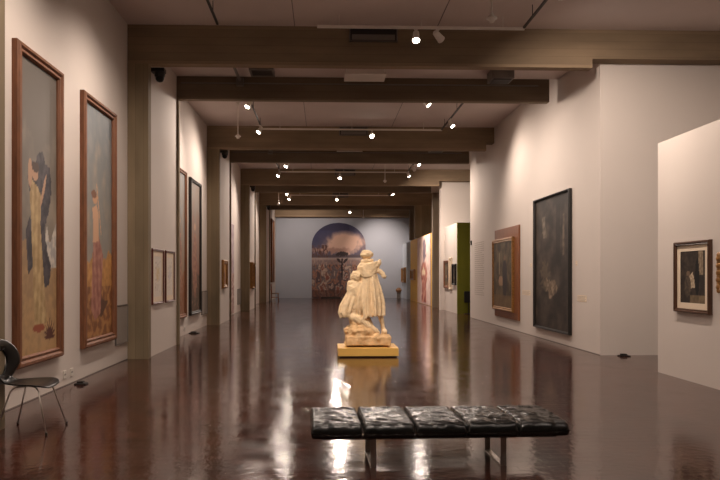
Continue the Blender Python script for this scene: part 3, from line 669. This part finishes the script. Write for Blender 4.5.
# ------------------------------------------------------------------ bench
B = thing('leather_bench', 'low black leather bench of five cushions on steel legs', 'bench', (0.92, 5.71, 0), math.radians(1.6))
NC, CW, CD, Z0, Z1 = 5, 0.415, 0.76, 0.258, 0.392
for k in range(NC):
    bm = bmesh.new(); nx, ny = 30, 44; top = []; cx = (k - 2) * CW
    def edge(t): return (1 - abs(2 * t - 1) ** 22)
    G1 = []; G2 = []
    for j in range(ny + 1):
        r1, r2 = [], []
        for i in range(nx + 1):
            u, v = i / nx, j / ny; e = edge(u) ** 0.5 * edge(v) ** 0.5
            ix = (u - 0.5) * (CW - 0.001) ; iy = (v - 0.5) * CD
            wr = noise.noise(Vector((ix * 9 + k * 3.1, iy * 22 + ix * 12, k))) * 0.013 + noise.noise(Vector((ix * 26 + 3 * noise.noise(Vector((ix * 8, iy * 8, k + 5))), iy * 40, k * 2))) * 0.006
            dome_ = 0.012 * (math.sin(PI * u) ** 0.4) * (math.sin(PI * v) ** 0.5 if 0 < v < 1 else 0)
            sx = 1 - 0.018 * (1 - e)
            r1.append(bm.verts.new((cx + ix * sx, iy * (1 - 0.012 * (1 - e)), Z0 + 0.055 + (Z1 - Z0 - 0.055 - 0.016) * min(1, e * 1.0) + (dome_ + wr) * min(1, e))))
            r2.append(bm.verts.new((cx + ix * sx, iy * (1 - 0.012 * (1 - e)), Z0 + 0.05 - 0.05 * min(1, e))))
        G1.append(r1); G2.append(r2)
    for j in range(ny):
        for i in range(nx):
            bm.faces.new((G1[j][i], G1[j][i + 1], G1[j + 1][i + 1], G1[j + 1][i])); bm.faces.new((G2[j][i], G2[j + 1][i], G2[j + 1][i + 1], G2[j][i + 1]))
    for i in range(nx):
        bm.faces.new((G1[0][i], G2[0][i], G2[0][i + 1], G1[0][i + 1])); bm.faces.new((G1[ny][i], G1[ny][i + 1], G2[ny][i + 1], G2[ny][i]))
    for j in range(ny):
        bm.faces.new((G1[j][0], G1[j + 1][0], G2[j + 1][0], G2[j][0])); bm.faces.new((G1[j][nx], G2[j][nx], G2[j + 1][nx], G1[j + 1][nx]))
    link('cushion', bm, M['leather'], B, smooth=True)
for sx in (-0.53, 0.53):
    bm = bmesh.new(); w_ = 0.024; t_ = 0.012
    box(bm, sx - w_, sx + w_, -0.25, -0.25 + t_, 0, 0.258); box(bm, sx - w_, sx + w_, 0.25 - t_, 0.25, 0, 0.258)
    box(bm, sx - w_, sx + w_, -0.25 + t_, 0.25 - t_, 0, t_); box(bm, sx - w_, sx + w_, -0.25 + t_, 0.25 - t_, 0.246, 0.258)
    link('leg_frame', bm, M['chrome'], B, bevel=0.0015)
bm = bmesh.new(); box(bm, -0.95, 0.95, -0.29, -0.265, 0.24, 0.27); link('side_rail', bm, M['darkmetal'], B)
bm = bmesh.new(); box(bm, -0.95, 0.95, 0.265, 0.29, 0.24, 0.27); link('side_rail', bm, M['darkmetal'], B)

# ------------------------------------------------------------------ black moulded chair, cut by the left edge
CH = thing('moulded_chair', 'black moulded plywood chair with thin steel legs by the left wall', 'chair', (-2.93, 6.91, 0), math.radians(-1))
# seat shell: local +x is the front
bm = bmesh.new(); nx, ny = 24, 24; G = []
for j in range(ny + 1):
    row = []
    for i in range(nx + 1):
        u, v = i / nx, j / ny                      # u back->front
        x = -0.27 + u * 0.48
        half = 0.10 + 0.155 * math.sin(min(1, u * 1.35) * PI / 2) ** 1.2
        if u > 0.82: half *= math.sqrt(max(0.0, 1 - ((u - 0.82) / 0.24) ** 2)) 
        y = (v * 2 - 1) * half
        z = 0.46 + 0.022 * (abs(v * 2 - 1) ** 2) - 0.03 * max(0, (u - 0.75) / 0.25) ** 2 + 0.05 * max(0, (0.18 - u) / 0.18) ** 2
        row.append(bm.verts.new((x, y, z)))
    G.append(row)
for j in range(ny):
    for i in range(nx): bm.faces.new((G[j][i], G[j][i + 1], G[j + 1][i + 1], G[j + 1][i]))
o = link('seat', bm, M['lacquer'], CH, smooth=True); md = o.modifiers.new('s', 'SOLIDIFY'); md.thickness = 0.014; md.offset = 0
# back shell: moulded band with an open centre, curling out of the seat
bm = bmesh.new(); NS, NT = 56, 8; R = []
for s_ in range(NS):
    a = 2 * PI * s_ / NS - PI / 2
    cy, cz = math.cos(a), math.sin(a)
    if cz < 0: cy = math.copysign(abs(cy) ** 0.55, cy)
    hw, hh = 0.265, 0.222
    oy = hw * cy * (0.66 + 0.34 * clamp((cz + 1) / 0.8)) ; oz = 0.685 + hh * cz
    ring = []
    for t_ in range(NT + 1):
        f_ = t_ / NT; wdt = 0.115 if cz > -0.6 else 0.09
        sc = 1 - f_ * 0.62 * (0.55 if abs(cy) < 0.4 else 1)
        y = oy * sc; z = 0.685 + hh * cz * (1 - f_ * (0.5 if cz > 0 else 0.42))
        x = -0.285 - 0.05 * (z - 0.47) + 0.95 * y * y + 0.012 * math.sin(f_ * PI)
        ring.append(bm.verts.new((x, y - 0.03, z)))
    R.append(ring)
for s_ in range(NS):
    for t_ in range(NT): bm.faces.new((R[s_][t_], R[(s_ + 1) % NS][t_], R[(s_ + 1) % NS][t_ + 1], R[s_][t_ + 1]))
o = link('backrest', bm, M['lacquer'], CH, smooth=True); md = o.modifiers.new('s', 'SOLIDIFY'); md.thickness = 0.014; md.offset = 0
for (sx, sy) in ((1, 1), (1, -1), (-1, 1), (-1, -1)):
    bm = bmesh.new(); tx = 0.13 if sx > 0 else -0.12
    tube(bm, [(0.0, sy * 0.06, 0.448), (tx * 0.7, sy * 0.13, 0.447), (tx * 0.93, sy * 0.155, 0.436), (tx + sx * 0.012, sy * 0.165, 0.41), (sx * 0.25, sy * 0.245, 0.012)], 0.0085, 10); 
    l = link('leg', bm, M['chrome'], CH, smooth=True)
    bm = bmesh.new(); lathe(bm, [(0.011, 0), (0.012, 0.022), (0.009, 0.026)], 12, Matrix.Translation((sx * 0.252, sy * 0.247, 0))); link('foot_cap', bm, M['darkmetal'], l, smooth=True)

# ------------------------------------------------------------------ sculpture
P = thing('display_plinth', 'low ochre painted plinth under the sculpture', 'plinth', (0.835, 13.2, 0))
bm = bmesh.new(); box(bm, -0.57, 0.57, -0.45, 0.45, 0.025, 0.175); link('body', bm, M['plinth'], P, bevel=0.004)
bm = bmesh.new(); box(bm, -0.54, 0.54, -0.42, 0.42, 0, 0.025); link('foot', bm, M['darkmetal'], P)
K = 0.01935
def sp(px, py, d=0.0): return Vector(((px - 368.0) * K, d, (346.7 - py) * K))
def blob(bm, c, r, rot=(0, 0, 0), nf=0, amp=0.0, ns=0.0, nsc=6, seed=0):
    mtx = Matrix.Translation(c) @ (Matrix.Rotation(rot[2], 4, 'Z') @ Matrix.Rotation(rot[1], 4, 'Y') @ Matrix.Rotation(rot[0], 4, 'X'))
    v = bmesh.ops.create_icosphere(bm, subdivisions=4, radius=1)['verts']
    for q in v:
        p = q.co.copy(); a = math.atan2(p.y, p.x); k = 1.0
        if nf: k += amp * math.cos(nf * a + 3 * p.z)
        if ns: k += ns * noise.noise(Vector((p.x * nsc / 4, p.y * nsc / 4, p.z * nsc / 4 + seed)))
        q.co = mtx @ Vector((p.x * r[0] * k, p.y * r[1] * k, p.z * r[2] * (1 + (k - 1) * 0.5)))
def limb(bm, pts, rs, n=16):
    # subdivide for smoothness and cap with spheres
    P2, R2 = [], []
    for i in range(len(pts) - 1):
        for q in range(6):
            f_ = q / 6; P2.append(pts[i].lerp(pts[i + 1], f_)); R2.append(rs[i] + (rs[i + 1] - rs[i]) * f_)
    P2.append(pts[-1]); R2.append(rs[-1]); tube(bm, P2, 0, n, R2)
    bmesh.ops.create_icosphere(bm, subdivisions=3, radius=rs[0], matrix=Matrix.Translation(pts[0])); bmesh.ops.create_icosphere(bm, subdivisions=3, radius=rs[-1], matrix=Matrix.Translation(pts[-1]))
def drape(bm, rings, n=150, folds=((9, 0.08, 0.3), (17, 0.05, 1.7), (29, 0.025, 0.4)), twist=0.4, hem=0.0, seed=0):
    """cloth loft: rings = (cx, cy, z, rx, ry, foldstrength) from top to bottom"""
    out = []; m_ = 34
    for i in range(m_ + 1):
        f_ = i / m_ * (len(rings) - 1); a0 = int(min(f_, len(rings) - 2)); q = f_ - a0
        q = q * q * (3 - 2 * q) if False else q
        r = [rings[a0][k] + (rings[a0 + 1][k] - rings[a0][k]) * q for k in range(6)]
        ring = []
        for t in range(n):
            a = 2 * PI * t / n; k = 1.0
            for (nf, am, ph) in folds:
                w_ = math.cos(nf * (a + twist * i / m_) + ph + 1.5 * noise.noise(Vector((math.cos(a) * 2, math.sin(a) * 2, seed + i / m_ * 1.4))))
                w_ = math.copysign(abs(w_) ** 0.7, w_)
                k += am * r[5] * w_
            z = r[2] + (hem * noise.noise(Vector((math.cos(a) * 3, math.sin(a) * 3, seed + 9))) * (i / m_) ** 3)
            ring.append(bm.verts.new((r[0] + math.cos(a) * r[3] * k, r[1] + math.sin(a) * r[4] * k, z)))
        out.append(ring)
    for i in range(m_):
        for t in range(n): bm.faces.new((out[i][t], out[i][(t + 1) % n], out[i + 1][(t + 1) % n], out[i + 1][t]))
    # close: top cap, inner cavity at the hem
    bm.faces.new(out[0]); 
    c = bm.verts.new(Vector((rings[-1][0], rings[-1][1], rings[-1][2] + 0.09)))
    for t in range(n): bm.faces.new((out[-1][t], c, out[-1][(t + 1) % n]))
S = thing('marble_sculpture', 'cream marble sculpture of a caped woman with a smaller figure leaning on her', 'sculpture', (0.85, 13.2, 0.177))
bm = bmesh.new()
# --- standing woman: wrapped head
blob(bm, sp(367.2, 254.8, 0.0), (0.125, 0.12, 0.082), (0, 0.12, 0), 5, 0.03, 0.10, 7, 1)
blob(bm, sp(363.2, 255.8, -0.02), (0.055, 0.08, 0.052), (0, -0.2, 0), 0, 0, 0.1, 6, 2)
blob(bm, sp(367.0, 258.6, 0.05), (0.078, 0.085, 0.10))                    # face below the wrap, looking away
blob(bm, sp(366.6, 259.0, 0.135), (0.016, 0.022, 0.028)); blob(bm, sp(366.6, 261.3, 0.12), (0.028, 0.014, 0.012))
limb(bm, [sp(367, 260, 0.01), sp(366.5, 265, 0.0)], [0.062, 0.075])
# shoulders under the cape
blob(bm, sp(368.2, 268.4, 0.0), (0.205, 0.14, 0.135), (0, 0.0, 0), 0, 0, 0.12, 7, 3)
blob(bm, sp(361.5, 269.3, -0.01), (0.085, 0.11, 0.125), (0, 0.25, 0), 0, 0, 0.16, 8, 4)
blob(bm, sp(374.5, 266.6, -0.01), (0.105, 0.105, 0.085), (0, -0.3, 0), 0, 0, 0.16, 8, 5)
# cape: overlapping swags running from the left shoulder to the right hip
for i in range(8):
    f_ = i / 7
    a_ = sp(358.6 + f_ * 2.6, 268.5 + f_ * 7.0, -0.06 - 0.02 * f_); b_ = sp(366.5 + f_ * 0.8, 265.5 + f_ * 11.5, -0.135); c_ = sp(376.5 - f_ * 1.2, 262.8 + f_ * 9.5, -0.075)
    pts = [a_.lerp(b_, 0.0), a_.lerp(b_, 0.55) + Vector((0, -0.03, -0.018)), b_, b_.lerp(c_, 0.5) + Vector((0, -0.012, -0.010)), c_]
    limb(bm, pts, [0.026, 0.034, 0.037, 0.033, 0.024], 10)
limb(bm, [sp(362.5, 262.0, -0.03), sp(367, 261.6, -0.085), sp(372, 261.0, -0.03)], [0.036, 0.04, 0.036], 10)   # rolled collar
blob(bm, sp(368.0, 271.5, -0.03), (0.18, 0.125, 0.115), (0, 0.1, 0), 0, 0, 0.12, 8, 7)
# right: bundle at the shoulder, short arm stump with cloth
blob(bm, sp(379.6, 263.4, -0.01), (0.038, 0.045, 0.072), (0, 0.2, 0), 0, 0, 0.25, 8, 8)
blob(bm, sp(377.6, 264.8, 0.0), (0.06, 0.06, 0.05), (0, 0, 0), 0, 0, 0.2, 8, 9)
limb(bm, [sp(374.5, 270.5, 0.0), sp(379.5, 271.6, -0.02), sp(383.0, 274.8, -0.03)], [0.065, 0.056, 0.046])
blob(bm, sp(384.2, 277.0, -0.03), (0.047, 0.042, 0.042), (0, 0.6, 0), 0, 0, 0.2, 8, 10)
limb(bm, [sp(382.0, 276.2, -0.05), sp(382.5, 278.2, -0.05)], [0.018, 0.014], 8)
# skirt
drape(bm, [(sp(368.5, 275)[0], 0, sp(0, 275)[2], 0.165, 0.135, 0.35), (sp(369, 281)[0], 0, sp(0, 281)[2], 0.175, 0.15, 0.7), (sp(370, 290)[0], 0.0, sp(0, 290)[2], 0.205, 0.17, 0.9),
           (sp(370.8, 301)[0], 0, sp(0, 301)[2], 0.236, 0.19, 1.0), (sp(371.3, 311)[0], 0, sp(0, 311)[2], 0.24, 0.195, 1.0), (sp(371.6, 317.2)[0], 0.0, sp(0, 317.2)[2], 0.235, 0.20, 1.0)], hem=0.07, seed=2, twist=0.25,
      folds=((7, 0.11, 0.3), (13, 0.10, 1.7), (23, 0.04, 0.4)))
# long panel of the skirt falling left across the leaning figure
drape(bm, [(sp(361.5, 283)[0], -0.04, sp(0, 283)[2], 0.07, 0.09, 0.6), (sp(359, 297)[0], -0.05, sp(0, 297)[2], 0.10, 0.11, 1), (sp(358.8, 308)[0], -0.04, sp(0, 308)[2], 0.105, 0.11, 1), (sp(360.5, 317)[0], -0.02, sp(0, 317)[2], 0.07, 0.09, 1)], n=70, seed=5, folds=((5, 0.12, 0), (9, 0.08, 1)))
# --- leaning smaller figure: curly head resting on her hip
blob(bm, sp(356.6, 276.8, -0.03), (0.108, 0.105, 0.108), (0, -0.3, 0), 0, 0, 0.3, 14, 11)
blob(bm, sp(361.2, 274.2, -0.01), (0.05, 0.06, 0.05), (0, 0, 0), 0, 0, 0.25, 10, 14)
blob(bm, sp(353.2, 278.6, 0.03), (0.058, 0.06, 0.07), (0, 0.1, 0), 0, 0, 0.1, 8, 12)
limb(bm, [sp(361, 281.5, -0.03), sp(355.5, 283.6, -0.05), sp(350.0, 283.2, -0.04)], [0.055, 0.05, 0.042])
blob(bm, sp(355.5, 287.0, 0.0), (0.135, 0.115, 0.115), (0, -0.2, 0), 0, 0, 0.15, 8, 13)
limb(bm, [sp(349.8, 284.2, -0.03), sp(348.6, 290.5, -0.03), sp(351.0, 294.5, -0.05)], [0.052, 0.045, 0.04])
for i in range(5):
    f_ = i / 4
    limb(bm, [sp(348.8 + f_ * 0.4, 286.5 + f_ * 6, -0.07), sp(354 + f_, 289 + f_ * 6, -0.12), sp(360.5, 284.5 + f_ * 7, -0.09)], [0.02, 0.024, 0.018], 8)
drape(bm, [(sp(354, 291)[0], 0, sp(0, 291)[2], 0.115, 0.11, 0.4), (sp(351.5, 298)[0], 0.0, sp(0, 298)[2], 0.135, 0.13, 0.8), (sp(347.8, 306)[0], 0.0, sp(0, 306)[2], 0.15, 0.15, 1), (sp(345.6, 313.5)[0], 0.0, sp(0, 313.5)[2], 0.142, 0.15, 1), (sp(346.2, 317.6)[0], 0, sp(0, 317.6)[2], 0.115, 0.13, 1)],
      n=110, hem=0.06, seed=8, twist=-0.3, folds=((6, 0.10, 0.2), (11, 0.06, 1.2)))
# legs of the leaning figure, kneeling across the rock
limb(bm, [sp(354, 308, -0.02), sp(354.5, 320, -0.03)], [0.11, 0.09])
limb(bm, [sp(353.5, 318.0, -0.05), sp(361, 321.5, -0.09), sp(369.0, 327.5, -0.10), sp(375.5, 331.2, -0.10)], [0.10, 0.11, 0.09, 0.055])
limb(bm, [sp(362, 313, 0.05), sp(368, 321, 0.02), sp(372.5, 329, 0.0)], [0.09, 0.075, 0.05])
blob(bm, sp(377.3, 332.2, -0.10), (0.055, 0.04, 0.03), (0, 0.5, 0))
# woman's standing leg and heel at the right
limb(bm, [sp(380.0, 311, 0.0), sp(381.6, 320.0, -0.01), sp(382.9, 326.5, -0.02), sp(383.8, 330.5, -0.02)], [0.066, 0.055, 0.044, 0.044])
blob(bm, sp(384.6, 332.6, -0.03), (0.055, 0.075, 0.062), (0, 0, 0)); blob(bm, sp(384.2, 335.0, 0.06), (0.05, 0.13, 0.035), (0, 0, 0))
o = link('figures', bm, M['marble'], S, smooth=True)
md = o.modifiers.new('r', 'REMESH'); md.mode = 'VOXEL'; md.voxel_size = 0.008; md.use_smooth_shade = True
tx = bpy.data.textures.new('chisel', 'CLOUDS'); tx.noise_scale = 0.045; tx.noise_depth = 2
md = o.modifiers.new('d', 'DISPLACE'); md.texture = tx; md.strength = 0.016; md.mid_level = 0.5
# rock base
bm = bmesh.new()
blob(bm, sp(360.5, 333.2, 0.0), (0.31, 0.27, 0.17), (0, 0.05, 0), 0, 0, 0.28, 10, 21)
blob(bm, sp(353.5, 331.0, -0.02), (0.16, 0.17, 0.11), (0, -0.3, 0), 0, 0, 0.3, 10, 24)
blob(bm, sp(366.5, 329.5, 0.02), (0.16, 0.16, 0.12), (0, 0.4, 0), 0, 0, 0.3, 10, 25)
blob(bm, sp(357.0, 326.5, 0.02), (0.15, 0.17, 0.13), (0, 0.5, 0), 0, 0, 0.3, 10, 27)
blob(bm, sp(365.0, 325.5, 0.04), (0.13, 0.14, 0.11), (0, 0.7, 0), 0, 0, 0.3, 10, 28)
r = bmesh.ops.create_cube(bm, size=1)['verts']
for v in r: v.co = Vector((v.co.x * 0.86 + 0.0, v.co.y * 0.62, v.co.z * 0.20 + 0.10)) + Vector((0, 0, 0))
blob(bm, sp(384.5, 340.5, 0.0), (0.135, 0.27, 0.115), (0, 0, 0), 0, 0, 0.25, 10, 22)
blob(bm, sp(351.5, 343.0, 0.0), (0.13, 0.27, 0.085), (0, 0, 0), 0, 0, 0.25, 10, 23)
blob(bm, sp(376.5, 338.5, -0.1), (0.10, 0.20, 0.10), (0, 0, 0), 0, 0, 0.3, 10, 26)
for v in bm.verts:
    if v.co.z < 0.03: v.co.z = 0.03
    v.co += v.co.normalized() * noise.noise(v.co * 9) * 0.012 if v.co.z > 0.02 else Vector()
o = link('rock_base', bm, M['rock'], S, smooth=True)
md = o.modifiers.new('r', 'REMESH'); md.mode = 'VOXEL'; md.voxel_size = 0.012; md.use_smooth_shade = True
tx = bpy.data.textures.new('rocky', 'CLOUDS'); tx.noise_scale = 0.11; tx.noise_depth = 3
md = o.modifiers.new('d', 'DISPLACE'); md.texture = tx; md.strength = 0.05; md.mid_level = 0.55

# ------------------------------------------------------------------ distant furniture
W = thing('wooden_chair', 'small honey-coloured wooden chair at the far end of the left wall', 'chair', (-2.95, 40.9, 0), 0)
for (sx, sy) in ((-1, -1), (1, -1), (-1, 1), (1, 1)):
    bm = bmesh.new(); tall = 1.0 if sx < 0 else 0.44
    tube(bm, [(sx * 0.22, sy * 0.22, 0), (sx * 0.19, sy * 0.20, 0.44)] + ([(-0.22, sy * 0.2, tall)] if sx < 0 else []), 0.02, 8); link('leg', bm, M['chairwood'], W, smooth=True)
bm = bmesh.new(); box(bm, -0.22, 0.24, -0.23, 0.23, 0.43, 0.47); link('seat', bm, M['tan'], W, bevel=0.01)
bm = bmesh.new(); box(bm, -0.24, -0.205, -0.19, 0.19, 0.86, 1.0); link('back_slat', bm, M['chairwood'], W, bevel=0.008)
bm = bmesh.new(); box(bm, -0.235, -0.205, -0.19, 0.19, 0.66, 0.74); link('back_slat', bm, M['chairwood'], W, bevel=0.008)
for sy in (-0.21, 0.21):
    bm = bmesh.new(); box(bm, -0.2, 0.2, sy - 0.01, sy + 0.01, 0.2, 0.23); link('stretcher', bm, M['chairwood'], W)
bm = bmesh.new(); lathe(bm, [(0.20, 0), (0.20, 0.03), (0.16, 0.05), (0.16, 0.32), (0.20, 0.35), (0.20, 0.37)], 4, Matrix.Rotation(PI / 4, 4, 'Z')); o = link('grey_pedestal', bm, M['grey'], None)
o.location = (4.98, 45.2, 0); tag(o, 'small grey pedestal at the foot of the end wall on the right', 'pedestal')
bm = bmesh.new(); lathe(bm, [(0.09, 0), (0.14, 0.03), (0.19, 0.12), (0.20, 0.2), (0.16, 0.27), (0.10, 0.30), (0.11, 0.33), (0.09, 0.33), (0.08, 0.29)], 20); o = link('woven_basket', bm, M['tan'], None, smooth=True)
o.location = (4.98, 45.2, 0.37); tag(o, 'small tan woven basket on the grey pedestal by the end wall', 'basket')
E_ = thing('floor_monitor', 'black boxed device on a thin stand before the green partition', 'equipment', (5.72, 26.9, 0))
bm = bmesh.new(); box(bm, -0.14, 0.2, -0.05, 0.06, 0.45, 0.9); link('case', bm, M['black'], E_, bevel=0.02)
bm = bmesh.new(); tube(bm, [(0.03, 0, 0.02), (0.03, 0, 0.46)], 0.015, 8); box(bm, -0.14, 0.2, -0.1, 0.1, 0, 0.02); link('stand', bm, M['darkmetal'], E_)
